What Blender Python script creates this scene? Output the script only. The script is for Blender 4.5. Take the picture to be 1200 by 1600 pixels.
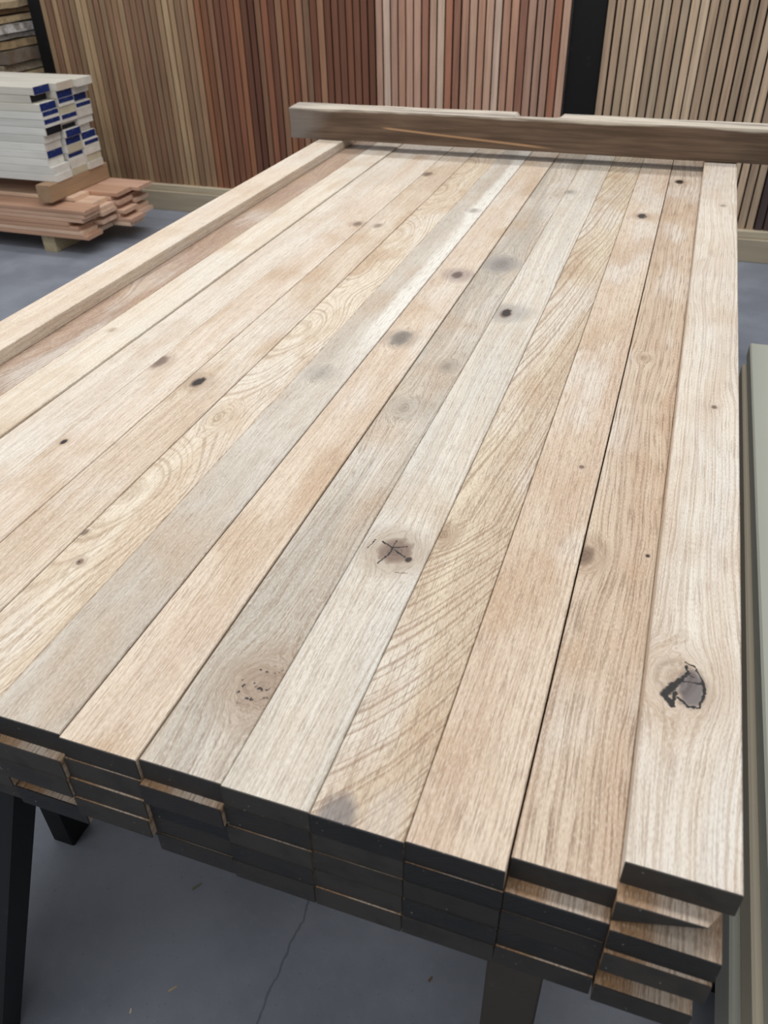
import bpy, math, random
from mathutils import Matrix, Vector, noise as mnoise

for o in list(bpy.data.objects):
    bpy.data.objects.remove(o, do_unlink=True)
S = bpy.context.scene
COL = S.collection
random.seed(7)
T = 0.86            # height of the flat board tops
TH = 0.0330         # board thickness
BW = 0.1            # board width

# ------------------------------------------------------------------ camera
def srgb(r, g, b):
    f = lambda c: (c / 255) / 12.92 if c / 255 <= 0.04045 else ((c / 255 + 0.055) / 1.055) ** 2.4
    return (f(r), f(g), f(b))

cam = bpy.data.cameras.new('camera')
cam_o = bpy.data.objects.new('camera', cam)
COL.objects.link(cam_o)
pitch, yaw, roll = 0.6402, -0.34854, -0.02488
fwd = Vector((math.sin(yaw) * math.cos(pitch), math.cos(yaw) * math.cos(pitch), -math.sin(pitch)))
right = Vector((math.cos(yaw), -math.sin(yaw), 0))
up = right.cross(fwd)
r2 = math.cos(roll) * right + math.sin(roll) * up
u2 = -math.sin(roll) * right + math.cos(roll) * up
M = Matrix.Identity(4)
for i in range(3):
    M[i][0], M[i][1], M[i][2] = r2[i], u2[i], -fwd[i]
M[0][3], M[1][3], M[2][3] = -0.062736, 0.0, 0.7214 + T
cam_o.matrix_world = M
cam.sensor_fit = 'VERTICAL'
cam.sensor_height = 36
cam.lens = 36 * 1260 / 1600
cam.clip_start = 0.02
cam.dof.use_dof = True
cam.dof.focus_distance = 1.35
cam.dof.aperture_fstop = 7.0
S.camera = cam_o

# ------------------------------------------------------------------ light
w = bpy.data.worlds.new('workshop_air'); S.world = w; w.use_nodes = True
bg = w.node_tree.nodes['Background']
bg.inputs[0].default_value = (0.93, 0.96, 1.0, 1); bg.inputs[1].default_value = 0.38

def area(name, loc, target, sx, sy, power, col=(1, 0.99, 0.985)):
    l = bpy.data.lights.new(name, 'AREA'); l.shape = 'RECTANGLE'
    l.size, l.size_y, l.energy, l.color = sx, sy, power, col
    o = bpy.data.objects.new(name, l); COL.objects.link(o)
    o.location = loc
    o.rotation_euler = (Vector(target) - Vector(loc)).to_track_quat('-Z', 'Y').to_euler()
    return o
area('unseen_ceiling_row_light', (-1.2, 1.7, 4.2), (-1.2, 1.7, 0), 4.5, 0.4, 88)
area('unseen_ceiling_row_light', (-1.2, 4.4, 4.2), (-1.2, 4.4, 0), 5.0, 0.4, 74)
area('unseen_ceiling_row_light', (-2.6, 0.2, 4.2), (-2.6, 0.2, 0), 4.0, 0.5, 26)
area('unseen_ceiling_row_light', (-1.2, -1.4, 4.2), (-1.2, -1.4, 0), 5.0, 0.5, 42)  # extra unseen row, added to brighten the front floor, board ends and beam
area('far_strip_light', (-1.5, 8.9, 2.93), (-0.8, 1.5, 0.86), 7.0, 0.16, 30)

vs = S.view_settings
vs.view_transform = 'Standard'; vs.look = 'None'; vs.exposure = 0.08; vs.gamma = 1.0
vs.use_curve_mapping = False

# ------------------------------------------------------------------ node helpers
class G:
    def __init__(s, name):
        s.mat = bpy.data.materials.new(name); s.mat.use_nodes = True
        s.nt = s.mat.node_tree; s.n = s.nt.nodes; s.l = s.nt.links
        s.b = s.n['Principled BSDF']
    def put(s, sock, v):
        if hasattr(v, 'is_output'): s.l.new(v, sock)
        elif isinstance(v, tuple) and len(v) == 3 and sock.type == 'RGBA': sock.default_value = (*v, 1)
        else: sock.default_value = v
    def m(s, op, a, b=0.0, c=None, clamp=False):
        n = s.n.new('ShaderNodeMath'); n.operation = op; n.use_clamp = clamp
        s.put(n.inputs[0], a); s.put(n.inputs[1], b)
        if c is not None: s.put(n.inputs[2], c)
        return n.outputs[0]
    def xyz(s, x, y, z=0.0):
        n = s.n.new('ShaderNodeCombineXYZ')
        for i, v in enumerate((x, y, z)): s.put(n.inputs[i], v)
        return n.outputs[0]
    def noise(s, vec, scale=1.0, detail=2.0, rough=0.5):
        n = s.n.new('ShaderNodeTexNoise'); n.inputs['Scale'].default_value = scale
        n.inputs['Detail'].default_value = detail; n.inputs['Roughness'].default_value = rough
        s.l.new(vec, n.inputs['Vector']); return n.outputs[0]
    def noise1(s, wv, detail=1.0):
        n = s.n.new('ShaderNodeTexNoise'); n.noise_dimensions = '1D'
        n.inputs['Scale'].default_value = 1.0; n.inputs['Detail'].default_value = detail
        s.put(n.inputs['W'], wv); return n.outputs[0]
    def voro(s, vec, scale, feature='DISTANCE_TO_EDGE'):
        n = s.n.new('ShaderNodeTexVoronoi'); n.feature = feature; n.inputs['Scale'].default_value = scale
        s.l.new(vec, n.inputs['Vector']); return n.outputs[0]
    def mr(s, v, a, b, c=0.0, d=1.0, smooth=True):
        n = s.n.new('ShaderNodeMapRange'); n.interpolation_type = 'SMOOTHSTEP' if smooth else 'LINEAR'
        s.put(n.inputs[0], v)
        for i, q in enumerate((a, b, c, d)): n.inputs[i + 1].default_value = q
        return n.outputs[0]
    def mix(s, f, a, b, mode='MIX'):
        n = s.n.new('ShaderNodeMix'); n.data_type = 'RGBA'; n.blend_type = mode
        s.put(n.inputs[0], f); s.put(n.inputs[6], a); s.put(n.inputs[7], b)
        return n.outputs[2]
    def coords(s):
        t = s.n.new('ShaderNodeTexCoord'); p = s.n.new('ShaderNodeSeparateXYZ')
        s.l.new(t.outputs['Object'], p.inputs[0]); return p.outputs[0], p.outputs[1], p.outputs[2]
    def objcol(s):
        n = s.n.new('ShaderNodeObjectInfo'); return n.outputs['Color'], n.outputs['Random']
    def finish(s, col, rough=0.6, spec=0.35, height=None, bs=0.2, bd=0.001):
        s.put(s.b.inputs['Base Color'], col); s.put(s.b.inputs['Roughness'], rough)
        s.put(s.b.inputs['Specular IOR Level'], spec)
        if height is not None:
            n = s.n.new('ShaderNodeBump'); n.inputs['Strength'].default_value = bs
            n.inputs['Distance'].default_value = bd
            s.l.new(height, n.inputs['Height']); s.l.new(n.outputs[0], s.b.inputs['Normal'])
        return s.mat

def oak(name, base, light, dark, knots=(), fx=230.0, cath=None, seed=0.0, ring=0.5, pore=0.5,
        tan=0.35, wav=1.0, grey=None, greyamt=0.0, stains=(), porey=28.0, porex=640.0, sap=None, segs=(), tame=.28):
    """Planed oak: grain lines that bend round the knots of that board."""
    A = srgb(204, 187, 170); lp = lambda c, a, f: tuple(p * (1 - f) + q * f for p, q in zip(c, a))
    base, light, dark = lp(base, A, tame), lp(light, srgb(216, 206, 190), tame), lp(dark, srgb(146, 122, 98), tame)
    g = G(name); x0, y0, z0 = g.coords()
    x = g.m('ADD', x0, g.m('MULTIPLY', z0, 0.6)); y = g.m('ADD', y0, seed)
    n1 = g.noise(g.xyz(g.m('MULTIPLY', x, 7), g.m('MULTIPLY', y, 1.5), seed), 1, 2)
    n2 = g.noise(g.xyz(g.m('MULTIPLY', x, 30), g.m('MULTIPLY', y, 7), seed), 1, 2)
    xw = g.m('ADD', x, g.m('MULTIPLY', g.m('SUBTRACT', n1, 0.5), 0.045 * wav))
    xw = g.m('ADD', xw, g.m('MULTIPLY', g.m('SUBTRACT', n2, 0.5), 0.007 * wav))
    fine = g.noise(g.xyz(g.m('MULTIPLY', x, 90), g.m('MULTIPLY', y, 60), seed), 1, 2)
    info = []
    for k in knots:
        kx, ky, r, e = k['x'], k['y'], k['r'], k.get('e', 1.5)
        wob = g.m('MULTIPLY', g.m('SUBTRACT', fine, 0.5), 0.5)
        dx = g.m('ADD', g.m('MULTIPLY', g.m('SUBTRACT', x0, kx), 1 / r), wob)
        dy = g.m('ADD', g.m('MULTIPLY', g.m('SUBTRACT', y0, ky), 1 / (r * e)), wob)
        q = g.m('ADD', g.m('MULTIPLY', dx, dx), g.m('MULTIPLY', dy, dy))
        bend = g.m('DIVIDE', g.m('MULTIPLY', dx, -r * k.get('bend', 1.1)), g.m('ADD', q, 0.45))
        xw = g.m('ADD', xw, bend)
        info.append((k, dx, dy, q))
    rc = g.m('MULTIPLY', xw, fx)
    if cath:   # nested arches, tight up to yb and drawn out or wandering beyond it
        amt, cx, sl, yb, slow, wander = cath
        d = g.m('SUBTRACT', xw, cx)
        rc = g.m('ADD', rc, g.m('MULTIPLY', g.m('MULTIPLY', d, d), amt))
        yy = g.m('ADD', g.m('MINIMUM', y0, yb), g.m('MULTIPLY', g.m('MAXIMUM', g.m('SUBTRACT', y0, yb), 0.0), slow))
        rc = g.m('ADD', rc, g.m('MULTIPLY', yy, sl))
        wn = g.noise1(g.m('MULTIPLY', y, 1.7), 1.0)
        rc = g.m('ADD', rc, g.m('MULTIPLY', wn, wander))
    for k, dx, dy, q in info:      # rings inside the knot
        if k.get('rings', True):
            rad = g.m('MULTIPLY', g.m('SQRT', q), k.get('nr', 4.0))
            f = g.mr(q, 3.0, 0.8)
            rc = g.m('ADD', g.m('MULTIPLY', rc, g.m('SUBTRACT', 1, f)), g.m('MULTIPLY', rad, f))
    r1 = g.noise1(rc, 1.5)
    rl = g.mr(r1, 0.46, 0.66) if cath else g.mr(r1, 0.42, 0.68)
    por = g.noise(g.xyz(g.m('MULTIPLY', xw, porex), g.m('MULTIPLY', y, porey), seed), 1, 1.5)
    pl = g.mr(por, 0.52, 0.68)
    gr = g.noise(g.xyz(g.m('MULTIPLY', xw, 1000), g.m('MULTIPLY', y, 150), seed), 1, 1)
    low = g.noise(g.xyz(g.m('MULTIPLY', xw, 26), g.m('MULTIPLY', y, 2.2), seed + 3), 1, 2)
    col = g.mix(g.mr(low, 0.35, 0.65), base, light)
    wh = g.noise(g.xyz(g.m('MULTIPLY', x, 8), g.m('MULTIPLY', y, 2.6), seed + 15), 1, 3)
    col = g.mix(g.m('MULTIPLY', g.mr(wh, 0.48, 0.68), 0.6), col, srgb(220, 215, 205))
    if grey:
        gn = g.noise(g.xyz(g.m('MULTIPLY', xw, 18), g.m('MULTIPLY', y, 1.6), seed + 9), 1, 3)
        col = g.mix(g.m('MULTIPLY', g.mr(gn, 0.42, 0.62), greyamt), col, grey)
    band = g.noise(g.xyz(g.m('MULTIPLY', x, 9), g.m('MULTIPLY', y, 4.5), seed + 5), 1, 2)
    col = g.mix(g.m('MULTIPLY', g.mr(band, 0.5, 0.7), min(1.0, tan * 1.25)), col, srgb(178, 146, 110), 'MIX')
    if sap:    # pale sapwood edge
        (sx0, sx1, sc) = sap[:3]
        col = g.mix(g.mr(g.m('ADD', xw, g.m('MULTIPLY', g.m('SUBTRACT', n2, 0.5), 0.03)), sx0, sx1) if len(sap) < 4 else g.m('MULTIPLY', g.mr(g.m('ADD', xw, g.m('MULTIPLY', g.m('SUBTRACT', n2, 0.5), 0.03)), sx0, sx1), g.mr(y0, sap[3], sap[3] + .5)), col, sc)
    col = g.mix(g.m('MULTIPLY', rl, ring), col, dark)
    col = g.mix(g.m('MULTIPLY', pl, pore), col, g.mix(0.5, dark, srgb(104, 80, 60)))
    col = g.mix(g.m('MULTIPLY', g.mr(gr, 0.48, 0.72), 0.34), col, dark)
    col = g.mix(g.m('MULTIPLY', g.mr(gr, 0.48, 0.28), 0.4), col, g.mix(0.5, light, srgb(232, 226, 214)))
    for (sx, sy, rx, ry, sc, amt) in stains:
        dx = g.m('MULTIPLY', g.m('SUBTRACT', x0, sx), 1 / rx); dy = g.m('MULTIPLY', g.m('SUBTRACT', y0, sy), 1 / ry)
        q = g.m('ADD', g.m('MULTIPLY', dx, dx), g.m('MULTIPLY', dy, dy))
        q = g.m('ADD', q, g.m('MULTIPLY', g.m('SUBTRACT', n2, 0.5), 1.2))
        col = g.mix(g.m('MULTIPLY', g.mr(q, 1.3, 0.1), amt), col, sc)
    hgt = g.m('ADD', g.m('MULTIPLY', pl, -0.8), g.m('MULTIPLY', rl, -0.35))
    for k, dx, dy, q in info:
        hs = k.get('halo', 3.5)
        dyw = g.m('MULTIPLY', dy, k.get('e', 1.5) * 0.85)
        qh = g.m('ADD', g.m('MULTIPLY', dx, dx), g.m('MULTIPLY', dyw, dyw))
        qh = g.m('MULTIPLY', qh, g.m('ADD', 0.3, g.m('MULTIPLY', band, 1.4)))
        col = g.mix(g.m('MULTIPLY', g.mr(qh, hs * 1.3, 0.3), k.get('hamt', 0.5)), col, k.get('hcol', srgb(140, 110, 84)))
        core = g.mr(q, 1.15, 0.35)
        cc = k.get('core', srgb(105, 84, 68))
        typ = k.get('t', 'eye')
        kk = g.mix(g.m('MULTIPLY', rl, 0.5), cc, srgb(58, 46, 38))
        col = g.mix(g.m('MULTIPLY', core, k.get('camt', 0.85)), col, kk)
        if typ == 'crack':
            v = g.voro(g.xyz(g.m('ADD', x0, g.m('MULTIPLY', fine, 0.01)), g.m('MULTIPLY', y0, 0.7), seed), k.get('vs', 55))
            cr = g.m('MULTIPLY', g.mr(v, k.get('cw', 0.09), 0.02), g.mr(q, 1.3, 0.9))
            col = g.mix(cr, col, srgb(16, 13, 11))
            hgt = g.m('SUBTRACT', hgt, g.m('MULTIPLY', cr, 3.0))
            if k.get('pit'):
                pt = g.noise(g.xyz(g.m('MULTIPLY', x0, 38), g.m('MULTIPLY', y0, 26), seed + 2), 1, 2)
                pm = g.m('MULTIPLY', g.mr(pt, 0.53, 0.57), g.mr(q, 1.15, 0.9))
                col = g.mix(pm, col, srgb(18, 15, 13)); hgt = g.m('SUBTRACT', hgt, g.m('MULTIPLY', pm, 3.0))
        elif typ == 'hole':
            hm = g.m('MULTIPLY', g.mr(g.m('ADD', q, g.m('MULTIPLY', g.m('SUBTRACT', fine, 0.5), 1.2)), 0.62, 0.25), 0.92)
            col = g.mix(hm, col, srgb(24, 19, 16)); hgt = g.m('SUBTRACT', hgt, g.m('MULTIPLY', hm, 3.0))
        elif typ == 'specks':
            sp = g.noise(g.xyz(g.m('MULTIPLY', x0, 160), g.m('MULTIPLY', y0, 120), seed), 1, 1)
            sm = g.m('MULTIPLY', g.mr(sp, 0.6, 0.68), g.mr(q, 1.1, 0.6))
            col = g.mix(sm, col, srgb(40, 32, 28)); hgt = g.m('SUBTRACT', hgt, g.m('MULTIPLY', sm, 2.0))
    if segs:
        jx = g.m('ADD', x0, g.m('MULTIPLY', g.m('SUBTRACT', g.noise(g.xyz(x0, y0, z0), 260, 2), 0.5), 0.005))
        jy = g.m('ADD', y0, g.m('MULTIPLY', g.m('SUBTRACT', g.noise(g.xyz(x0, y0, 7.0), 260, 2), 0.5), 0.006))
        tot = None
        for (ax, ay, bx, by, wd) in segs:
            ux, uy = bx - ax, by - ay; l2 = ux * ux + uy * uy
            px, py = g.m('SUBTRACT', jx, ax), g.m('SUBTRACT', jy, ay)
            t = g.m('ADD', g.m('MULTIPLY', px, ux / l2), g.m('MULTIPLY', py, uy / l2), clamp=True)
            ex = g.m('SUBTRACT', px, g.m('MULTIPLY', t, ux)); ey = g.m('SUBTRACT', py, g.m('MULTIPLY', t, uy))
            d = g.m('SQRT', g.m('ADD', g.m('MULTIPLY', ex, ex), g.m('MULTIPLY', ey, ey)))
            mk = g.mr(d, wd * 1.15, wd * 0.6)
            tot = mk if tot is None else g.m('MAXIMUM', tot, mk)
        col = g.mix(tot, col, srgb(20, 17, 15)); hgt = g.m('SUBTRACT', hgt, g.m('MULTIPLY', tot, 3.0))
    return g.finish(col, 0.5, 0.4, hgt, 0.3, 0.0007)

def plain_wood(name, dark=srgb(90, 70, 52), ring=0.35, axis='y', fx=90.0, rough=0.65, bs=0.2, blot=None):
    """Wood tinted by the object's own colour."""
    g = G(name); x, y, z = g.coords(); oc, rnd = g.objcol()
    a, b_, c = (y, x, z) if axis == 'y' else ((x, y, z) if axis == 'x' else (z, x, y))
    off = g.m('MULTIPLY', rnd, 37.0)
    v = g.xyz(g.m('ADD', g.m('MULTIPLY', a, 3.0), off), g.m('MULTIPLY', b_, fx), g.m('MULTIPLY', c, fx))
    n1 = g.noise(v, 1, 3, 0.6)
    n2 = g.noise(g.xyz(g.m('ADD', g.m('MULTIPLY', a, 2.0), off), g.m('MULTIPLY', b_, 9), g.m('MULTIPLY', c, 9)), 1, 2)
    col = g.mix(g.m('MULTIPLY', g.mr(n1, 0.4, 0.68), ring), oc, g.mix(0.6, oc, dark))
    col = g.mix(g.m('MULTIPLY', g.mr(n2, 0.35, 0.7), 0.25), col, g.mix(0.5, oc, (0, 0, 0)))
    if blot:
        n3 = g.noise(g.xyz(g.m('ADD', g.m('MULTIPLY', a, 7.0), off), g.m('MULTIPLY', b_, 14), g.m('MULTIPLY', c, 14)), 1, 3)
        col = g.mix(g.m('MULTIPLY', g.mr(n3, 0.5, 0.66), 0.7), col, blot)
    return g.finish(col, rough, 0.3, n1, bs, 0.001)

def metal_paint(name, c, rough=0.5, wear=srgb(90, 92, 96), wamt=0.25):
    g = G(name); x, y, z = g.coords()
    n = g.noise(g.xyz(x, y, z), 22, 4, 0.6)
    n2 = g.noise(g.xyz(x, y, z), 6, 3)
    col = g.mix(g.m('MULTIPLY', g.mr(n, 0.62, 0.72), wamt), c, wear)
    col = g.mix(g.m('MULTIPLY', n2, 0.3), col, (0.0, 0.0, 0.0))
    return g.finish(col, rough, 0.3, n, 0.05, 0.001)

# ------------------------------------------------------------------ mesh helpers
def mesh_obj(name, verts, faces, mat, parent=None, smooth=False):
    me = bpy.data.meshes.new(name); me.from_pydata(verts, [], faces); me.update()
    if mat: me.materials.append(mat)
    if smooth:
        for p in me.polygons: p.use_smooth = True
    o = bpy.data.objects.new(name, me); COL.objects.link(o)
    if parent: o.parent = parent
    return o
def from_mesh(name, me, parent=None):
    o = bpy.data.objects.new(name, me); COL.objects.link(o)
    if parent: o.parent = parent
    return o
def empty(name, loc=(0, 0, 0), rz=0.0):
    o = bpy.data.objects.new(name, None); COL.objects.link(o)
    o.location = loc; o.rotation_euler = (0, 0, rz); o.empty_display_size = 0.05
    return o
def tag(o, label, cat, group=None):
    o['label'] = label; o['category'] = cat; o['kind'] = 'thing'
    if group: o['group'] = group
    return o
def struct(o, label=None):
    o['kind'] = 'structure'
    if label: o['label'] = label
    return o
def prism(a, b, ch, axis):
    """Chamfered bar between corner a and corner b along axis (0,1,2)."""
    i, j = [k for k in range(3) if k != axis]
    lo, hi = (a[i], a[j]), (b[i], b[j])
    pr = [(lo[0] + ch, lo[1]), (hi[0] - ch, lo[1]), (hi[0], lo[1] + ch), (hi[0], hi[1] - ch),
          (hi[0] - ch, hi[1]), (lo[0] + ch, hi[1]), (lo[0], hi[1] - ch), (lo[0], lo[1] + ch)]
    vs_, n = [], 8
    for e in (a[axis], b[axis]):
        for p in pr:
            v = [0, 0, 0]; v[i], v[j], v[axis] = p[0], p[1], e; vs_.append(tuple(v))
    fs = [tuple(range(n)), tuple(range(2 * n - 1, n - 1, -1))]
    for k in range(n):
        q = (k + 1) % n; fs.append((k, k + n, q + n, q))
    if axis == 1: fs = [f for f in fs]
    else: fs = [tuple(reversed(f)) for f in fs]
    return vs_, fs
def bar(name, a, b, mat, parent=None, ch=0.002, axis=None):
    if axis is None:
        d = [b[k] - a[k] for k in range(3)]; axis = d.index(max(d))
    v, f = prism(a, b, min(ch, 0.3 * min(b[k] - a[k] for k in range(3))), axis)
    return mesh_obj(name, v, f, mat, parent)
def bars(parts):
    V, F = [], []
    for a, b, ch in parts:
        d = [b[k] - a[k] for k in range(3)]
        v, f = prism(a, b, ch, d.index(max(d))); n = len(V)
        V += v; F += [tuple(i + n for i in q) for q in f]
    return V, F
def tilted(name, p, q, wx, wy, mat, parent):
    """Leg between two points with a rectangular section."""
    V = []
    for c in (p, q):
        for sx, sy in ((-1, -1), (1, -1), (1, 1), (-1, 1)):
            V.append((c[0] + sx * wx / 2, c[1] + sy * wy / 2, c[2]))
    F = [(0, 1, 2, 3), (7, 6, 5, 4), (0, 4, 5, 1), (1, 5, 6, 2), (2, 6, 7, 3), (3, 7, 4, 0)]
    if q[2] < p[2]: F = [tuple(reversed(f)) for f in F]
    else: F = [tuple(f) for f in F]
    return mesh_obj(name, V, F, mat, parent)
def rough_bar(name, a, b, n_long, n_w, n_h, amp, mat, parent=None, seed=0.0, axis=0, fn=None, freq=9.0):
    """Solid bar with uneven faces (old or waney timber)."""
    i, j = [k for k in range(3) if k != axis]
    ring = []
    for k in range(n_w): ring.append((k / n_w, 0.0))
    for k in range(n_h): ring.append((1.0, k / n_h))
    for k in range(n_w): ring.append((1 - k / n_w, 1.0))
    for k in range(n_h): ring.append((0.0, 1 - k / n_h))
    V, F, R = [], [], len(ring)
    for s in range(n_long + 1):
        u = s / n_long
        for (p, q) in ring:
            v = [0, 0, 0]
            v[axis] = a[axis] + u * (b[axis] - a[axis])
            v[i] = a[i] + p * (b[i] - a[i]); v[j] = a[j] + q * (b[j] - a[j])
            P = Vector(v)
            d = mnoise.noise_vector(Vector((P.x * freq * (0.35 if axis == 0 else 1), P.y * freq, P.z * freq)) + Vector((seed, seed * 2, 0))) * amp
            P = P + d
            if fn: P = fn(P, u, p, q)
            V.append(tuple(P))
    for s in range(n_long):
        for k in range(R):
            m = (k + 1) % R
            f = (s * R + k, s * R + m, (s + 1) * R + m, (s + 1) * R + k)
            F.append(f if axis == 1 else tuple(reversed(f)))
    c0, c1 = tuple(range(R)), tuple(range((n_long + 1) * R - 1, n_long * R - 1, -1))
    F.append(tuple(reversed(c0)) if axis == 1 else c0); F.append(tuple(reversed(c1)) if axis == 1 else c1)
    return mesh_obj(name, V, F, mat, parent)
def dup(o, parent=None):
    c = o.copy(); COL.objects.link(c); c.parent = parent
    return c
ORD = ['first', 'second', 'third', 'fourth', 'fifth', 'sixth', 'seventh', 'eighth', 'ninth', 'tenth',
       'eleventh', 'twelfth', 'thirteenth', 'fourteenth', 'fifteenth']

# ------------------------------------------------------------------ floor and walls
def floor_mat():
    g = G('painted_concrete'); x, y, z = g.coords(); v = g.xyz(x, y, z)
    n1 = g.noise(v, 3.0, 5, 0.6); n2 = g.noise(v, 45, 4, 0.65); n3 = g.noise(v, 160, 2)
    col = g.mix(g.mr(n1, 0.35, 0.68), srgb(122, 127, 137), srgb(138, 143, 153))
    col = g.mix(g.m('MULTIPLY', g.mr(n2, 0.5, 0.75), 0.30), col, srgb(142, 148, 158))
    col = g.mix(g.m('MULTIPLY', g.mr(n3, 0.66, 0.74), 0.35), col, srgb(70, 72, 78))
    wob = g.m('MULTIPLY', g.m('SUBTRACT', g.noise(v, 14, 3), 0.5), 0.035)
    d = g.m('ABSOLUTE', g.m('ADD', g.m('ADD', x, 0.505), wob))
    cr = g.m('MULTIPLY', g.mr(d, 0.0035, 0.001), g.mr(y, 1.1, 0.75))
    col = g.mix(g.m('MULTIPLY', cr, 0.45), col, srgb(58, 60, 66))
    hg = g.m('SUBTRACT', g.m('MULTIPLY', n2, 0.4), cr)
    return g.finish(col, g.mr(n1, 0.3, 0.7, 0.42, 0.6), 0.35, hg, 0.25, 0.002)
fl = bar('floor', (-9, -5, -0.1), (7, 9.95, 0), floor_mat(), ch=0.001)
struct(fl, 'grey painted concrete floor with a fine crack')
g = G('grey_plaster'); x, y, z = g.coords()
wm = g.finish(g.mix(g.noise(g.xyz(x, y, z), 3, 3), srgb(150, 150, 150), srgb(168, 168, 166)), 0.8, 0.2)
wb = bar('wall_back', (-9, 9.8, 0.0), (7, 9.95, 5.0), wm, ch=0.001)
struct(wb, 'plain grey workshop wall far behind the slat panels')

# ------------------------------------------------------------------ oak materials of the top layer
def kn(c, x, y, r, e=1.5, **k):
    """Knot at world (x, y) on column c."""
    d = dict(x=x - ((-0.1 * c - 0.05)), y=y - FY[c], r=r, e=e); d.update(k); return d
# front end (y) of every layer, per column; column -1 is the right-hand one
ENDS = {-1: [0.418, 0.4065, 0.4015, 0.428, 0.402], 0: [0.4285, 0.4115, 0.4098, 0.4096, 0.4062],
        1: [0.4118, 0.4095, 0.4083, 0.4068, 0.4055], 2: [0.410, 0.4104, 0.4086, 0.4078, 0.4050],
        3: [0.4105, 0.4092, 0.4070, 0.4062, 0.4050], 4: [0.4125, 0.4030, 0.4088, 0.4088, 0.4070],
        5: [0.409, 0.4065, 0.4030, 0.4000, 0.421], 6: [0.412, 0.4005, 0.3995, 0.418, 0.407]}
for c in range(7, 14):
    ENDS[c] = [0.41 + random.uniform(-0.006, 0.006) for _ in range(5)]
FY = {c: ENDS[c][0] for c in ENDS}
FY['R'] = 0.4365
RAIL_Z = 0.0335
def knr(x, y, r, e=1.5, **k):
    d = dict(x=x - 0.05, y=y - FY['R'], r=r, e=e); d.update(k); return d
SEG_R = [(-0.01, 0.2655, 0.001, 0.2615, 0.0011), (0.001, 0.2615, 0.01, 0.2405, 0.0011), (0.01, 0.2405, 0.012, 0.2245, 0.0022), (0.012, 0.2245, 0.007, 0.2025, 0.00165), (0.007, 0.2025, -0.004, 0.2005, 0.00165), (-0.004, 0.2005, -0.015, 0.2105, 0.00165), (-0.009, 0.2605, -0.006, 0.2495, 0.00165), (-0.006, 0.2495, -0.013, 0.2375, 0.0022), (-0.013, 0.2375, -0.021, 0.2265, 0.0035), (-0.021, 0.2265, -0.029, 0.2105, 0.0055), (-0.029, 0.2105, -0.021, 0.1975, 0.0038), (-0.013, 0.2355, 0.011, 0.2385, 0.0009), (-0.007, 0.2475, 0.001, 0.2445, 0.0008), (-0.018, 0.2165, -0.021, 0.1965, 0.00275)]
SEG_3 = [(-0.004, 0.423, 0.014, 0.431, 0.0012), (-0.001, 0.42, 0.019, 0.408, 0.0012), (-0.004, 0.41, -0.013, 0.385, 0.0012), (-0.022, 0.432, -0.004, 0.423, 0.0014), (-0.004, 0.423, -0.004, 0.441, 0.0008), (-0.004, 0.423, -0.004, 0.41, 0.0012), (-0.037, 0.412, -0.033, 0.434, 0.0008), (0.016, 0.374, 0.033, 0.377, 0.0007)]
HB = srgb(146, 118, 92)
HG = srgb(120, 112, 102)
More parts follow.
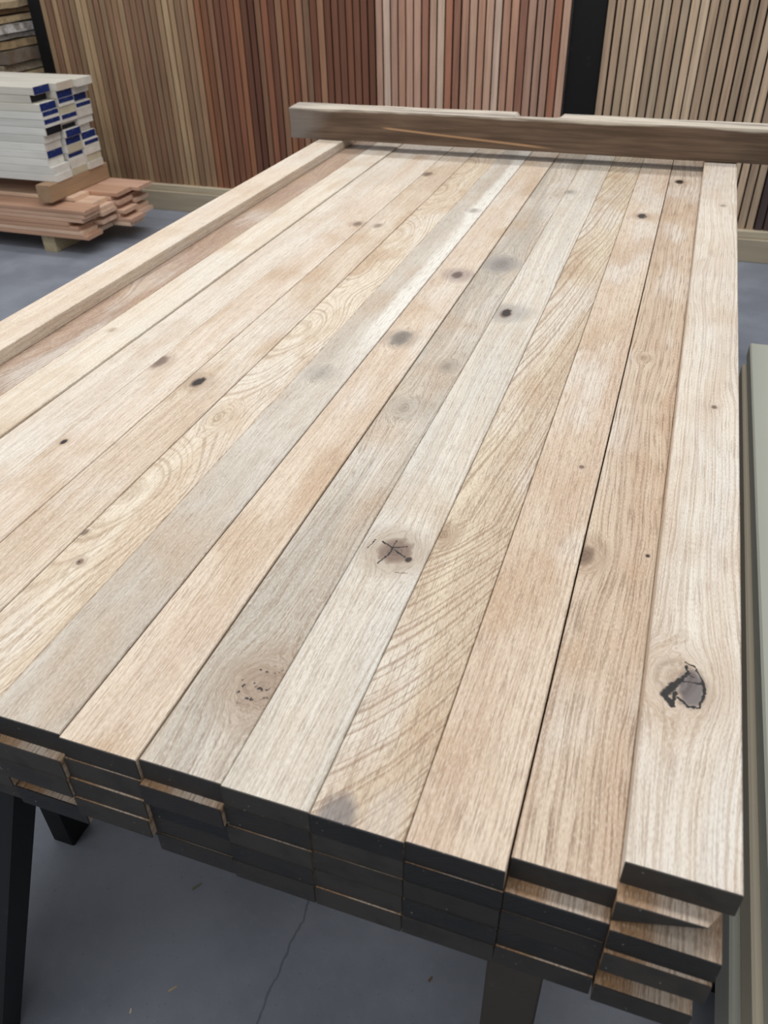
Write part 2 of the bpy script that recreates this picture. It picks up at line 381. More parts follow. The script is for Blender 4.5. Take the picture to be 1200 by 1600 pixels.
oaks = {
 'R': oak('oak_pale_cracked', srgb(206, 190, 170), srgb(222, 212, 196), srgb(164, 138, 112), seed=1.0, fx=230, ring=.45, pore=.38, tan=.2, porey=14, porex=520, grey=srgb(214, 212, 206), greyamt=.4,
     segs=SEG_R,
     knots=[knr(.030, .675, .030, 1.35, core=srgb(188, 170, 148), camt=.35, halo=5, hamt=.30, hcol=srgb(164, 134, 104), nr=2.5),
            knr(.048, .664, .0165, 1.9, core=srgb(112, 104, 102), camt=1.0, halo=2, hamt=.35, hcol=srgb(130, 104, 82), rings=False, bend=.2),
            knr(.062, 2.53, .008, 1.8, halo=3, camt=.4, hamt=.3), knr(.06, 1.32, .005, 1.5, hamt=.3)]),
 0: oak('oak_warm_tan', srgb(186, 160, 134), srgb(200, 178, 152), srgb(132, 102, 76), seed=2.0, fx=190, ring=.5, pore=.62, tan=.4, porey=13, porex=400,
     knots=[kn(0, -.097, .90, .017, 1.5, t='eye', core=srgb(116, 92, 72), halo=7, hamt=.45, hcol=HB),
            kn(0, -.013, .925, .0035, 1.3, t='hole', halo=2, hamt=.4), kn(0, -.067, 2.89, .017, 1.7, t='hole', halo=4, hamt=.4, hcol=HB),
            kn(0, -.07, 1.55, .012, 1.6, core=srgb(160, 134, 108), camt=.4, hamt=.25)]),
 1: oak('oak_pinkish_straight', srgb(196, 171, 146), srgb(208, 188, 164), srgb(156, 126, 100), seed=3.3, fx=260, ring=.38, pore=.5, tan=.4, wav=.6,
     knots=[kn(1, -.151, 2.486, .016, 1.8, t='hole', halo=5, hamt=.45, hcol=HB), kn(1, -.13, 1.12, .005, 1.2, hamt=.2)]),
 2: oak('oak_cathedral_gold', srgb(188, 168, 140), srgb(208, 192, 164), srgb(136, 104, 76), seed=4.7, fx=95, ring=.62, pore=.5, tan=.4,
     cath=(700, -.035, -95, .52, .22, 8), wav=.55, stains=[(-.022, .004, .022, .035, srgb(86, 84, 90), .7), (.022, .01, .022, .05, srgb(206, 200, 192), .3)],
     knots=[kn(2, -.294, .885, .013, 1.6, core=srgb(150, 124, 98), camt=.5, halo=5, hamt=.3, hcol=HB)]),
 3: oak('oak_white_knotty', srgb(203, 194, 178), srgb(216, 210, 198), srgb(158, 142, 122), seed=5.1, fx=230, ring=.42, pore=.45, tan=.25,
     grey=srgb(190, 188, 180), greyamt=.4, segs=SEG_3,
     knots=[kn(3, -.348, .828, .026, 1.15, core=srgb(118, 96, 82), camt=.9, halo=4.5, hamt=.6, hcol=srgb(146, 126, 104), nr=5),
            kn(3, -.325, .815, .006, 1.2, t='hole', halo=2, hamt=.3), kn(3, -.376, 1.69, .015, 2.0, t='hole', halo=12, hamt=.55, hcol=srgb(130, 124, 120)),
            kn(3, -.388, 2.68, .014, 1.6, core=srgb(150, 142, 132), camt=.5, halo=5, hamt=.35, hcol=HG)]),
 4: oak('oak_greyed_burr', srgb(178, 164, 146), srgb(196, 186, 170), srgb(130, 110, 90), seed=6.9, fx=210, ring=.48, pore=.5, tan=.3, wav=1.5,
     grey=srgb(166, 162, 152), greyamt=.6,
     knots=[kn(4, -.418, .545, .030, 1.2, t='specks', core=srgb(140, 114, 92), camt=.4, halo=5, hamt=.5, hcol=srgb(148, 122, 98), nr=8, bend=1.5),
            kn(4, -.455, 1.99, .026, 2.2, core=srgb(122, 116, 112), camt=.5, halo=5, hamt=.6, hcol=srgb(128, 122, 118), nr=4),
            kn(4, -.462, 1.22, .020, 1.9, core=srgb(150, 138, 122), camt=.35, halo=6, hamt=.25, hcol=HG),
            kn(4, -.432, 1.40, .014, 1.8, core=srgb(132, 122, 106), camt=.4, halo=5, hamt=.3, hcol=HG)]),
 5: oak('oak_peach_two_knots', srgb(198, 176, 150), srgb(210, 190, 166), srgb(164, 132, 104), seed=7.7, tame=.45, fx=270, ring=.32, pore=.42, tan=.4, wav=.6,
     knots=[kn(5, -.54, 1.886, .015, 1.8, t='eye', core=srgb(86, 66, 60), halo=9, hamt=.6, hcol=srgb(132, 112, 108)),
            kn(5, -.560, 1.50, .022, 1.9, core=srgb(110, 106, 98), camt=.75, halo=4, hamt=.55, hcol=srgb(138, 124, 112))]),
 6: oak('oak_silver_grey', srgb(180, 169, 154), srgb(194, 187, 175), srgb(150, 136, 120), seed=8.2, fx=300, ring=.28, pore=.45, tan=.3,
     grey=srgb(180, 172, 160), greyamt=.5, sap=(.020, .046, srgb(228, 224, 214), .7),
     knots=[kn(6, -.63, 2.41, .013, 2.0, core=srgb(150, 138, 124), camt=.5, halo=4, hamt=.4, hcol=HG),
            kn(6, -.66, 1.30, .016, 2.0, core=srgb(150, 140, 134), camt=.3, halo=5, hamt=.3, hcol=HG)]),
 7: oak('oak_cream_arched', srgb(206, 186, 156), srgb(220, 206, 182), srgb(160, 130, 98), seed=9.4, tame=.45, fx=95, ring=.5, pore=.48, tan=.5,
     cath=(1400, .010, -10, .3, .6, 34), wav=.8,
     knots=[kn(7, -.761, .671, .006, 1.5, t='specks', core=srgb(120, 98, 82), halo=6, hamt=.35, hcol=HB),
            kn(7, -.795, .73, .005, 1.8, core=srgb(120, 104, 88), halo=4, hamt=.3), kn(7, -.77, 1.09, .02, 2.2, core=srgb(196, 176, 148), camt=.3, halo=3, hamt=.15)]),
 8: oak('oak_sandy_dark_knot', srgb(200, 180, 156), srgb(212, 196, 174), srgb(160, 134, 108), seed=10.3, fx=220, ring=.4, pore=.42, tan=.42,
     knots=[kn(8, -.873, 1.198, .014, 1.7, t='hole', halo=9, hamt=.5, hcol=srgb(150, 126, 102)),
            kn(8, -.883, 2.776, .017, 1.9, core=srgb(120, 104, 88), halo=4, hamt=.4, hcol=HB), kn(8, -.86, 2.2, .012, 1.8, camt=.5, hamt=.3)]),
 9: oak('oak_rosy_cut_knot', srgb(208, 190, 170), srgb(218, 204, 186), srgb(172, 146, 122), seed=11.6, fx=240, ring=.34, pore=.42, tan=.45,
     knots=[kn(9, -.992, 1.253, .016, 1.9, core=srgb(116, 96, 84), camt=.8, halo=6, hamt=.45, hcol=srgb(150, 126, 108)),
            kn(9, -.92, 2.199, .014, 1.8, core=srgb(126, 106, 90), halo=5, hamt=.4, hcol=HB), kn(9, -.985, .934, .006, 1.8, t='hole', halo=5, hamt=.3)]),
 10: oak('oak_chalk_white', srgb(210, 198, 182), srgb(222, 213, 200), srgb(176, 156, 134), seed=12.8, fx=240, ring=.36, pore=.4, tan=.25),
 11: oak('oak_ivory', srgb(214, 201, 180), srgb(226, 217, 200), srgb(182, 160, 132), seed=13.9, fx=200, ring=.32, pore=.32, tan=.28,
     knots=[kn(11, -1.17, 1.35, .008, 1.8, core=srgb(160, 140, 112), camt=.5, hamt=.3)]),
 12: oak('oak_brown_heart_shadowed', srgb(160, 134, 114), srgb(174, 150, 130), srgb(128, 102, 84), seed=14.5, fx=70, ring=.45, pore=.4, tan=.3, tame=0.0, cath=(1200, 0, -10, .5, 1, 20)),  # brown heartwood, colour taken darker for the shadow lying on it
 'L': oak('oak_clean_batten', srgb(212, 194, 172), srgb(222, 208, 188), srgb(178, 152, 126), seed=16.2, fx=260, ring=.28, pore=.32, tan=.2, wav=.5),
 'low': oak('oak_lower_boards_shaded', srgb(150, 118, 86), srgb(164, 132, 100), srgb(104, 76, 52), seed=20.0, fx=200, ring=.5, pore=.5, tan=.1, tame=0.0),  # oak colour darkened for the shade the lower boards lie in
}
def seal_mat():
    g = G('black_end_seal'); x, y, z = g.coords(); _, rnd = g.objcol()
    o = g.m('MULTIPLY', rnd, 11.0)
    a = g.m('ADD', g.m('MULTIPLY', g.m('MULTIPLY', x, x), 9.0), g.m('ADD', z, g.m('MULTIPLY', x, g.m('SUBTRACT', rnd, 0.5))))
    n = g.noise1(g.m('ADD', g.m('MULTIPLY', a, 420), o), 2)
    n2 = g.noise(g.xyz(g.m('ADD', x, o), y, z), 25, 3)
    n3 = g.noise(g.xyz(g.m('ADD', x, o), y, z), 210, 1)
    base = g.mix(g.mr(rnd, 0.1, 0.9), srgb(30, 31, 34), srgb(62, 58, 54))
    col = g.mix(g.m('MULTIPLY', g.mr(n, 0.4, 0.7), 0.5), base, srgb(58, 55, 52))
    col = g.mix(g.m('MULTIPLY', g.mr(n2, 0.45, 0.7), 0.4), col, srgb(24, 26, 32))
    col = g.mix(g.m('MULTIPLY', g.mr(n3, 0.74, 0.78), 0.8), col, srgb(150, 146, 138))
    return g.finish(col, 0.6, 0.3, n, 0.25, 0.001)
SEAL = seal_mat()

L_END = 3.46
def board_mesh(name, wid, length, h, mat, dx0=0.0, ch=0.0012):
    v, f = prism((-wid / 2, 0.0015, 0), (wid / 2, length, h), ch, 1)
    me = bpy.data.meshes.new(name); me.from_pydata(v, [], f); me.update(); me.materials.append(mat); return me
def seal_mesh(wid, h, ch=0.0012):
    v, f = prism((-wid / 2, 0.0, 0), (wid / 2, 0.0015, h), ch, 1)
    me = bpy.data.meshes.new('end_seal'); me.from_pydata(v, [], f); me.update(); me.materials.append(SEAL); return me

top_lab = {
 0: 'warm tan oak board right beside the raised pale board, dark oval knot near the beam',
 1: 'pinkish straight-grained oak board, second flat board in from the raised right-hand one',
 2: 'golden oak board with bold arched grain and blue-black stain at its near end',
 3: 'whitish oak board with a big round cracked knot halfway along its near part',
 4: 'greyish oak board with a swirling speckled knot close to its near end',
 5: 'peach-coloured oak board with two dark smudged knots in its far half',
 6: 'silver-grey oak board with a white streak along its right edge',
 7: 'cream oak board with arched grain left of the silver-grey board',
 8: 'sandy oak board with one black oval knot on its left edge',
 9: 'rosy pale oak board with a brown knot cut off by its left edge',
 10: 'chalk-white clear oak board just right of the slightly raised ivory board',
 11: 'ivory oak board standing slightly higher than its neighbours, second from the left batten',
 12: 'brown heartwood oak board with shadow in its colour, half hidden along the raised left batten',
 13: 'oak board lying under the raised left batten at the table edge'}
GAP = {1: .0022, 2: .0010, 3: .0008, 4: .0008, 5: .0026, 6: .0018, 7: .0006, 8: .0022, 9: .0010, 10: .0007, 11: .0010, 12: .0006, 13: .0008, 0: .001}
DZ = {-1: 0, 0: -.0004, 1: .0004, 2: 0, 3: .0006, 4: 0, 5: .0005, 6: .001, 7: .0004, 8: 0, 9: .0008, 10: 0, 11: .0048, 12: .0042, 13: .0002}
def put_board(c, L, label, group, mat):
    xr, xl = -BW * c, -BW * (c + 1)
    if L == 0:
        xr -= GAP.get(c, 0.001) / 2; xl += GAP.get(c + 1, 0.001) / 2
    else:
        s = 0.0005 * L if c >= 0 else 0.0
        xr -= s + 0.0006; xl -= s - 0.0006
    if c == -1: xr, xl = {0: .090, 1: .097, 2: .0955, 3: .094, 4: .0915}[L], -0.0005
    wid, xc = xr - xl, (xr + xl) / 2
    h = TH + (DZ[c] if L == 0 else 0.0)
    yf = ENDS[c][L]
    root = from_mesh('oak_board', board_mesh('oak_board', wid, L_END - yf + random.uniform(-.02, .02), h, mat))
    root.location = (xc, yf, T - TH * (L + 1))
    if c == -1 and L == 0:      # this end is broken away underneath and at its right corner
        a, b1, b2 = -wid / 2, wid / 2 - .012, wid / 2; ln = L_END - yf
        top = [(a, 0, h), (b1, .001, h), (b2, .019, h)]; low = [(a, 0, 0), (b1, .032, 0), (b2, .036, 0)]
        V = top + low + [(a, ln, h), (b2, ln, h), (b2, ln, 0), (a, ln, 0)]
        F = [(0, 1, 2, 7, 6), (3, 9, 8, 5, 4), (0, 6, 9, 3), (2, 5, 8, 7), (6, 7, 8, 9), (1, 4, 5, 2)]
        root.data = mesh_obj('oak_board_tmp', V, F, mat).data
        bpy.data.objects.remove(bpy.data.objects['oak_board_tmp'], do_unlink=True)
        sl = mesh_obj('end_seal', [(a, -.0012, h), (b1, -.0002, h), (b1, .0308, 0), (a, -.0012, 0), (a, 0, h), (b1, .001, h), (b1, .032, 0), (a, 0, 0)],
                      [(3, 2, 1, 0), (4, 5, 6, 7), (0, 1, 5, 4), (1, 2, 6, 5), (2, 3, 7, 6), (3, 0, 4, 7)], SEAL, root)
    else:
        sl = from_mesh('end_seal', seal_mesh(wid, h), root)
    sl['label'] = 'black painted end grain'
    tag(root, label, 'board', group)
    return root
for c in range(-1, 14):
    for L in range(5):
        if L == 0 and c >= 0:
            put_board(c, 0, top_lab[c], 'flat oak boards of the top layer', oaks[c if c < 13 else 'low'])
        elif c <= 6:
            ci = ORD[c + 1]
            nm = {-1: 'rightmost column'}.get(c, ci + ' column from the right')
            put_board(c, L, 'black-ended oak board, %s layer from the bottom of the stack, %s' % (ORD[4 - L], nm) if c >= 0 else
                      'black-ended oak board in the rightmost column, %s from the bottom under the raised pale board' % ORD[4 - L],
                      'oak boards in the lower layers', oaks['low'])
        else:
            put_board(c, L, 'oak board hidden in the lower layers beneath the left-hand top boards', 'oak boards hidden under the left side', oaks['low'])
# the raised boards along both edges
def rail(name, x0, x1, y0, y1, h, mat, label):
    root = from_mesh(name, board_mesh(name, x1 - x0, y1 - y0, h, mat, ch=.0015))
    root.location = ((x0 + x1) / 2, y0, T + (DZ[12] if x0 < -1 else 0))
    sl = from_mesh('end_seal', seal_mesh(x1 - x0, h), root); sl['label'] = 'black painted end grain'
    tag(root, label, 'board', 'raised oak boards along the edges'); return root
rail('oak_board', 0.0, 0.1, FY['R'], L_END, RAIL_Z, oaks['R'], 'pale raised oak board along the right edge with a black cracked knot')
rail('oak_board', -1.387, -1.288, 0.42, L_END, RAIL_Z - DZ[12], oaks['L'], 'clean pale oak batten raised along the left edge of the table')

# ------------------------------------------------------------------ old beam across the far end
def beam_mat():
    g = G('weathered_beam'); x, y, z = g.coords(); 
    v = g.xyz(g.m('MULTIPLY', x, 3), g.m('MULTIPLY', y, 60), g.m('MULTIPLY', z, 60))
    n = g.noise(v, 1, 4, 0.6); n2 = g.noise(g.xyz(g.m('MULTIPLY', x, 4), g.m('MULTIPLY', y, 14), g.m('MULTIPLY', z, 14)), 1, 3)
    col = g.mix(g.mr(n, 0.35, 0.7), srgb(86, 70, 57), srgb(112, 93, 77))
    col = g.mix(g.m('MULTIPLY', g.mr(n2, 0.5, 0.75), 0.4), col, srgb(70, 54, 46))
    # silvered upper skin and sawn left end: bleached wood
    topm = g.mr(g.m('ADD', z, g.m('MULTIPLY', g.m('SUBTRACT', n2, 0.5), 0.02)), 0.095, 0.104)
    col = g.mix(topm, col, g.mix(g.mr(n, 0.45, 0.6), srgb(196, 186, 170), srgb(140, 130, 120)))
    endm = g.mr(g.m('ADD', x, g.m('MULTIPLY', n2, -0.3)), 0.02, -0.12)
    col = g.mix(g.m('MULTIPLY', endm, 0.55), col, srgb(150, 142, 134))
    # torn pale splinter
    d = g.m('ABSOLUTE', g.m('SUBTRACT', z, g.m('ADD', 0.047, g.m('MULTIPLY', g.m('SUBTRACT', x, 0.45), -0.062))))
    sp = g.m('MULTIPLY', g.mr(g.m('ADD', d, g.m('MULTIPLY', n, 0.003)), 0.0065, 0.003), g.m('MULTIPLY', g.mr(x, 0.36, 0.40), g.mr(x, 1.02, 0.9)))
    col = g.mix(g.m('MULTIPLY', sp, 0.75), col, srgb(186, 148, 112))
    return g.finish(col, 0.75, 0.2, n, 0.4, 0.003)
def notch(P, u, p, q):
    xw = P.x
    if q > 0.95 and p > 0.45 and 0.86 < xw < 1.00:
        P = Vector((P.x, P.y - 0.03 * (p - 0.45) / 0.55, P.z - 0.012))
    return P
bm_ = rough_bar('timber_beam', (0, 0, 0.0015), (2.25, 0.098, 0.1065), 120, 6, 6, 0.0028, beam_mat(), axis=0, fn=notch, freq=11)
bm_.location = (-1.50, 3.02, T + RAIL_Z + 0.001)
tag(bm_, 'weathered brown timber beam lying across the far end of the oak boards', 'beam')

# ------------------------------------------------------------------ trestles
BLK = metal_paint('black_steel', srgb(20, 20, 22), 0.55, srgb(60, 62, 66), 0.3)
GRY = metal_paint('grey_brown_timber', srgb(78, 72, 66), 0.7, srgb(110, 104, 96), 0.3)
zb = T - 5 * TH
tr = empty('trestle', (-0.6, 0.55, 0))
def tl(name, a, b, mat, root, ch=.003):
    o_ = root.location
    return bar(name, tuple(a[i] - o_[i] for i in range(3)), tuple(b[i] - o_[i] for i in range(3)), mat, root, ch)
tl('top_bar', (-1.38, .47, zb - .085), (0.06, .565, zb), BLK, tr)
tl('leg', (-.118, .50, 0), (-.045, .555, zb - .085), GRY, tr)['label'] = 'grey-brown upright leg'
tl('leg', (-1.08, .672, 0), (-1.027, .73, zb - .085), BLK, tr)
tl('cross_bar', (-1.08, .565, zb - .085), (-1.027, .73, zb - .02), BLK, tr)
tilted('leg', (-.735 - .14 + .6, .447 - .55, zb - .02), (-.905 - .14 + .6, .325 - .55, 0), .28, .05, BLK, tr)['label'] = 'black splayed leg'
tl('stretcher', (-1.03, .70, .30), (-.1, .73, .34), BLK, tr)
tag(tr, 'dark trestle with a splayed black leg under the near end of the boards', 'trestle')
tr2 = empty('trestle', (-0.6, 2.9, 0))
tl('top_bar', (-1.38, 2.86, zb - .085), (0.06, 2.95, zb), BLK, tr2)
for lx in (-1.2, -.1):
    tl('leg', (lx, 2.80, 0), (lx + .055, 2.86, zb - .02), BLK, tr2)
    tl('leg', (lx, 2.95, 0), (lx + .055, 3.01, zb - .02), BLK, tr2)
tag(tr2, 'black trestle hidden under the far end of the boards', 'trestle')

# ------------------------------------------------------------------ slatted panels
SL = plain_wood('panel_slat_wood', srgb(60, 40, 28), 0.45, 'z', 60, 0.6)
g = G('shade_dark_backing'); x, y, z = g.coords()
BACK = g.finish(g.mix(g.noise(g.xyz(x, y, z), 40, 3), srgb(34, 26, 22), srgb(48, 38, 32)), 0.9, 0.1)  # backing coloured dark to stand for shade in the slat gaps
PZ0, PZ1 = 0.16, 1.46
def slat_me(wd):
    v, f = prism((-wd / 2, 0, 0), (wd / 2, .022, PZ1 - PZ0), .0015, 2)
    me = bpy.data.meshes.new('slat'); me.from_pydata(v, [], f); me.update(); me.materials.append(SL); return me
SME = [slat_me(.0335), slat_me(.035), slat_me(.0365)]
def panel(x0, x1, cols, label, n, seed, y0=4.80):
    rnd = random.Random(seed)
    root = empty('slat_panel', ((x0 + x1) / 2, y0 + .03, PZ0))
    ox = (x0 + x1) / 2
    bar('backing_board', (x0 - ox, 0, 0), (x1 - ox, .012, PZ1 - PZ0), BACK, root, .001)
    p = (x1 - x0) / n
    for k in range(n):
        s = from_mesh('slat', rnd.choice(SME), root)
        s.location = (x0 - ox + p * (k + .5), -.0225 - rnd.uniform(0, .002), 0)
        c = cols[k] if k < len(cols) else rnd.choice(cols)
        if isinstance(c, str): c = rnd.choice(PAL[c])
        j = rnd.uniform(.9, 1.1); c = srgb(*[min(255, q * j) for q in c]); s.color = (*c, 1)
    tag(root, label, 'wall panel', 'slatted timber panels along the back')
PAL = {'t': [(170, 141, 110), (180, 151, 118), (160, 130, 102), (184, 157, 124)], 'b': [(146, 115, 90), (138, 106, 84), (154, 123, 96)],
       'r': [(136, 90, 68), (144, 98, 72), (126, 82, 62)], 'm': [(114, 74, 58), (108, 68, 54), (120, 80, 62)], 'o': [(150, 110, 84), (156, 116, 90), (142, 104, 80)],
       'p': [(200, 160, 138), (206, 168, 144), (192, 148, 124)], 's': [(178, 128, 106), (170, 118, 94)], 'w': [(214, 186, 166), (206, 178, 156)],
       'g': [(204, 178, 150), (196, 171, 144), (210, 186, 158), (190, 163, 137)], 'd': [(86, 70, 68), (76, 62, 62), (92, 76, 72)]}
panel(-3.9715, -2.9005, list('tbtbbttttbtbbtbbbtbtttbtb'), 'tan and brown slatted panel behind the white timber stack', 25, 1)
panel(-2.900, -1.792, list('rrommrrmmormorrobrormmrmmrro'[:26]), 'dark red-brown slatted panel left of the beam end', 26, 2)
panel(-1.7915, -0.7385, list('pwppppspwssppppwppspppsp'), 'pinkish slatted panel directly behind the beam', 24, 3)
panel(-0.5655, 0.3535, ['g'] * 21, 'beige slatted panel right of the wide black upright', 21, 4)
panel(0.354, 1.41, ['d'] * 24, 'dark purplish slatted panel at the right edge behind the beam', 24, 5)
PLN = plain_wood('plinth_pine', srgb(120, 104, 84), 0.3, 'x', 50, 0.6)
def plinth(x0, x1, label):
    r = empty('plinth_beam', ((x0 + x1) / 2, 4.83, 0)); hx = (x1 - x0) / 2
    a = bar('sill_timber', (-hx, -.07, 0), (hx, .08, .122), PLN, r, .003); a.color = (*srgb(176, 164, 142), 1)
    b = bar('capping_board', (-hx, -.052, .122), (hx, .08, .16), PLN, r, .003); b.color = (*srgb(190, 178, 154), 1)
    tag(r, label, 'timber')
plinth(-4.9, -1.2, 'long pale plinth timber under the slatted panels on the left')
plinth(-1.196, 1.6, 'long pale plinth timber under the slatted panels on the right')

# racking uprights
def upright(x0, x1, label, arms):
    r = empty('rack_upright', ((x0 + x1) / 2, 4.82, 0)); hx = (x1 - x0) / 2
    bar('post', (-hx, -.01 if arms else .02, .16), (hx, .10, 1.50), BLK, r, .004)
    if arms:
        bar('arm', (-hx, -.62, .74), (hx, -.01, .79), BLK, r, .003)
    tag(r, label, 'rack post'); return r
upright(-4.09, -3.972, 'narrow black steel rack upright beside the rough slabs', False)
upright(-.738, -.566, 'wide black steel upright between the pink and beige panels', False)

# rough slabs on the rack at the far left
SLB = plain_wood('rough_slab_wood', srgb(70, 56, 44), 0.5, 'x', 70, 0.8, 0.4, srgb(104, 86, 66))
rk = empty('rack_shelf', (-4.8, 4.83, 0))
bar('shelf_beam', (-.66, -.26, .66), (.66, -.20, .72), BLK, rk); bar('shelf_beam', (-.66, .14, .66), (.66, .20, .72), BLK, rk)
for sx in (-.62, .56):
    bar('post', (sx, -.26, 0), (sx + .06, -.20, .66), BLK, rk); bar('post', (sx, .14, 0), (sx + .06, .20, .66), BLK, rk)
tag(rk, 'low black rack shelf hidden behind the white timber stack', 'rack')
zz = .72
slabs = [(.045, (186, 164, 132), 'lowest pale'), (.028, (196, 176, 140), 'second lowest thin'), (.05, (178, 164, 142), 'cream bark-edged'), (.075, (122, 110, 98), 'thick dark grey'),
         (.045, (170, 146, 112), 'brown bark-edged'), (.03, (204, 200, 194), 'whitish'), (.05, (206, 202, 198), 'thicker whitish'), (.038, (186, 164, 128), 'yellowish'), (.03, (150, 122, 92), 'brown'), (.04, (190, 168, 134), 'topmost pale')]
zz = .722
for k, (h, c, d) in enumerate(slabs):
    o = rough_bar('timber_slab', (-.62, -.24, 0), (.62 - .02 * (k % 3), .22, h - .006), 30, 8, 2, .005, SLB, seed=k * 3.1, axis=0, freq=7)
    o.location = (-4.76, 4.83, zz + .004); zz += h + .004
    o.color = (*srgb(*c), 1)
    tag(o, '%s rough-sawn slab in the stack left of the black upright' % d, 'slab', 'rough slabs on the rack')

# ------------------------------------------------------------------ timber packs on the left
PALE = plain_wood('white_timber', srgb(170, 160, 140), 0.3, 'x', 60, 0.6)
PIN = plain_wood('cedar_cladding', srgb(120, 72, 52), 0.35, 'x', 60, 0.6)
BLUE = metal_paint('blue_end_paint', srgb(22, 44, 104), 0.5, srgb(150, 160, 190), 0.25)
INK = metal_paint('black_end_paint', srgb(16, 18, 28), 0.5)
BRG = plain_wood('bearer_wood', srgb(110, 86, 60), 0.35, 'y', 50, 0.7)
# offcut bearers on the floor
for k, (bx, lab) in enumerate(((-3.515, 'pale offcut bearer block on the floor under the cedar boards'), (-4.75, 'pale offcut bearer under the left end of the cedar boards'))):
    o = rough_bar('bearer_block', (-.045, 0, 0), (.045, .52, .098), 12, 3, 3, .003, BRG, seed=k + 4, axis=1)
    o.location = (bx, 3.84, .001); o.color = (*srgb(178, 164, 134), 1)
    tag(o, lab, 'timber block')
# cedar cladding boards, four columns deep
CX = [[-3.21, -3.24, -3.26, -3.32, -3.22, -3.20, -3.19, -3.22],
      [-3.24, -3.26, -3.20, -3.25, -3.19, -3.20, -3.24, -3.36],
      [-3.12, -3.10, -3.18, -3.14, -3.20, -3.17, -3.22, -3.17],
      [-3.20, -3.14, -3.17, -3.22, -3.16, -3.20, -3.24, -3.12]]
CTH = .0238
cc_ = [(218, 186, 162), (224, 194, 168), (206, 168, 144), (212, 176, 150), (220, 188, 162), (196, 156, 130)]
for cI in range(4):
    for L in range(8):
        z0 = .1 + L * CTH
        if cI == 0 and L == 7: continue            # the front top row is one board short
        x1 = CX[cI][L]
        y0 = 3.815 + cI * .147 + random.uniform(-.0018, .0018)
        v, f = prism((-1.9, 0, 0), (0, .143, CTH - .001), .003, 0)
        o = mesh_obj('cladding_board', v, f, PIN); o.location = (x1, y0, z0)
        o.color = (*srgb(*random.choice(cc_)), 1)
        tag(o, 'pink cedar cladding board, %s layer from the floor, %s row from the front' % (ORD[L], ORD[cI]), 'board', 'cedar cladding boards on the floor')
ctop = .1 + 8 * CTH
for bx, lab in ((-3.455, 'brown cross timber between the white boards and the cedar boards'), (-4.85, 'cross timber under the out-of-sight end of the white boards')):
    o = bar('cross_timber', (-.045, -.01, 0), (.045, .545, .092), BRG, ch=.003); o.location = (bx, 3.845, ctop)
    o.color = (*srgb(168, 138, 108), 1); tag(o, lab, 'timber')
bot = ctop + .092
# white boards with blue painted ends
NL, WT = 12, .0402
WX = [[-3.405, -3.412, -3.44, -3.435, -3.436, -3.43, -3.408, -3.406, -3.404, -3.408, -3.462, -3.428],
      [-3.41, -3.415, -3.42, -3.41, -3.415, -3.40, -3.425, -3.40, -3.405, -3.40, -3.40, -3.385],
      [-3.40, -3.405, -3.40, -3.40, -3.41, -3.44, -3.41, -3.40, -3.40, -3.42, -3.40, -3.36]]
PT = [['', '', '', 'B', '', '', 'K', 'Bw', 'Bw', 'B', 'K', 'B'],
      ['', '', 'bw', '', 'B', 'B', 'k', 'Bw', '', 'Bw', 'B', ''],
      ['', '', '', 'bw', 'B', '', '', '', 'b', 'B', '', '']]
ec = [(214, 206, 194), (226, 222, 212), (204, 188, 170), (196, 186, 160), (222, 216, 204)]
for cI in range(3):
    for L in range(NL):
        y0 = 3.925 + cI * .142 + random.uniform(-.0013, .0013) - (random.uniform(0, .014) if cI == 0 else 0); z0 = bot + L * WT
        v, f = prism((-2.0, 0, 0), (-.0012, .139, WT - .0012), .002, 0)
        o = mesh_obj('white_board', v, f, PALE); o.location = (WX[cI][L], y0, z0)
        wc = (228, 226, 219) if L < 9 else (214, 209, 196)
        j = random.uniform(.95, 1.04); o.color = (*srgb(*[min(255, q * j) for q in wc]), 1)
        t_ = PT[cI][L]; desc = 'bare end'
        e = bar('board_end', (-.0012, 0, 0), (0, .139, WT - .0012), PALE, o, .0004, axis=0); e.color = (*srgb(*random.choice(ec)), 1)
        if t_:
            lo = 0.4 if 'w' in t_ else 0.04; hi = .96 if t_[0] in 'BK' else .6
            if t_[0] in 'b': lo, hi = .3, .8
            pm_ = INK if t_[0] in 'Kk' else BLUE
            pa = bar('end_paint', (0, .004, WT * lo), (.0008, .135, WT * hi), pm_, o, .0002, axis=0)
            desc = 'black-painted end' if t_[0] in 'Kk' else 'blue-painted end'
        tag(o, 'whitish timber board with %s, %s layer from its bottom, %s row back' % (desc, ORD[L], ORD[cI]), 'board', 'white boards in the left stack')

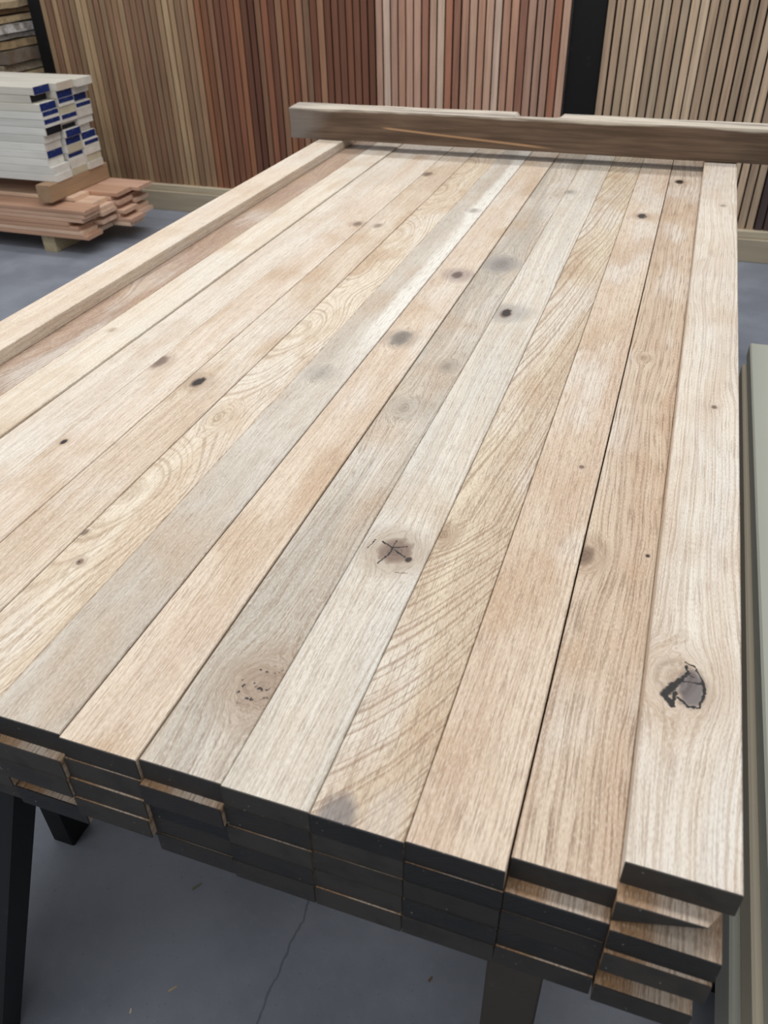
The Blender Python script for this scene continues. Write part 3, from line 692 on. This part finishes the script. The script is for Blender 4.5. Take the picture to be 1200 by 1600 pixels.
# ------------------------------------------------------------------ pale panels on the right
def pale_mat():
    g = G('pale_green_panel'); x, y, z = g.coords(); oc, _ = g.objcol()
    n = g.noise(g.xyz(g.m('MULTIPLY', x, 20), g.m('MULTIPLY', y, 2), z), 1, 3)
    return g.finish(g.mix(g.m('MULTIPLY', n, 0.3), oc, srgb(170, 168, 160)), 0.6, 0.3, n, 0.05)
PLM = pale_mat()
rz = math.radians(.35)
for (x0, z0, z1, c, lab, y1) in ((.226, .452, .50, (192, 194, 180), 'topmost pale green-grey panel in the stack right of the table', 2.52),
                             (.214, .388, .4515, (186, 176, 154), 'beige middle panel in the stack right of the table', 2.47),
                             (.200, .292, .3875, (150, 152, 142), 'thick grey-green bottom panel in the stack right of the table', 2.44)):
    o = bar('pale_panel', (0, -3.1, 0), (.9, 0, z1 - z0), PLM, ch=.004, axis=1); o.location = (x0, y1, z0)
    o.color = (*srgb(*c), 1); tag(o, lab, 'panel', 'pale panels stacked on the right')
st = empty('steel_stand', (.6, 1.0, 0))
bar('frame_rail', (-.385, -1.5, .245), (-.335, 1.42, .292), BLK, st); bar('frame_rail', (.3, -1.5, .20), (.35, 1.42, .292), BLK, st)
bar('cross_piece', (-.44, 1.22, .20), (.3, 1.28, .245), PLM, st)['label'] = 'pale timber cross piece'
for yy in (-1.5, -.2, 1.1, 1.36):
    bar('leg', (-.385, yy, 0), (-.335, yy + .05, .245), BLK, st); bar('leg', (.3, yy, 0), (.35, yy + .05, .20), BLK, st)
tag(st, 'low black steel stand carrying the pale panels on the right', 'stand')

# ------------------------------------------------------------------ chips on the floor
CHP = plain_wood('chip_wood', srgb(120, 90, 60), 0.3, 'x', 200, 0.7)
for k, (cx, cy, ln, a, c, lab) in enumerate(((-.678, .491, .016, .9, (196, 176, 146), 'pale splinter of wood lying on the floor'), (-.999, .449, .01, .4, (170, 120, 84), 'brown wood chip on the floor beside the splayed leg'),
      (-.125, .695, .012, .2, (70, 54, 40), 'dark chip on the floor near the upright leg'), (-.234, .658, .01, 1.2, (120, 92, 66), 'brown chip on the floor left of the dark chip'),
      (-.733, .677, .02, 1.0, (120, 124, 96), 'thin greenish sliver on the floor under the board ends'), (-.73, .434, .008, 2.0, (206, 196, 180), 'tiny white chip near the bottom of the picture'))):
    h = .002
    V = [(-ln, -.0022, 0), (ln, -.0016, 0), (ln * 1.1, .0014, 0), (-ln * .8, .0024, 0), (-ln, -.0018, h), (ln * .9, -.0012, h * .7), (ln, .001, h * .6), (-ln * .7, .002, h)]
    F = [(3, 2, 1, 0), (4, 5, 6, 7), (0, 1, 5, 4), (1, 2, 6, 5), (2, 3, 7, 6), (3, 0, 4, 7)]
    o = mesh_obj('wood_chip', V, F, CHP); o.location = (cx, cy, 0); o.rotation_euler = (0, 0, a); o.scale = (.55, 1, 1)
    o.color = (*srgb(*c), 1); tag(o, lab, 'wood chip', 'wood chips on the floor')
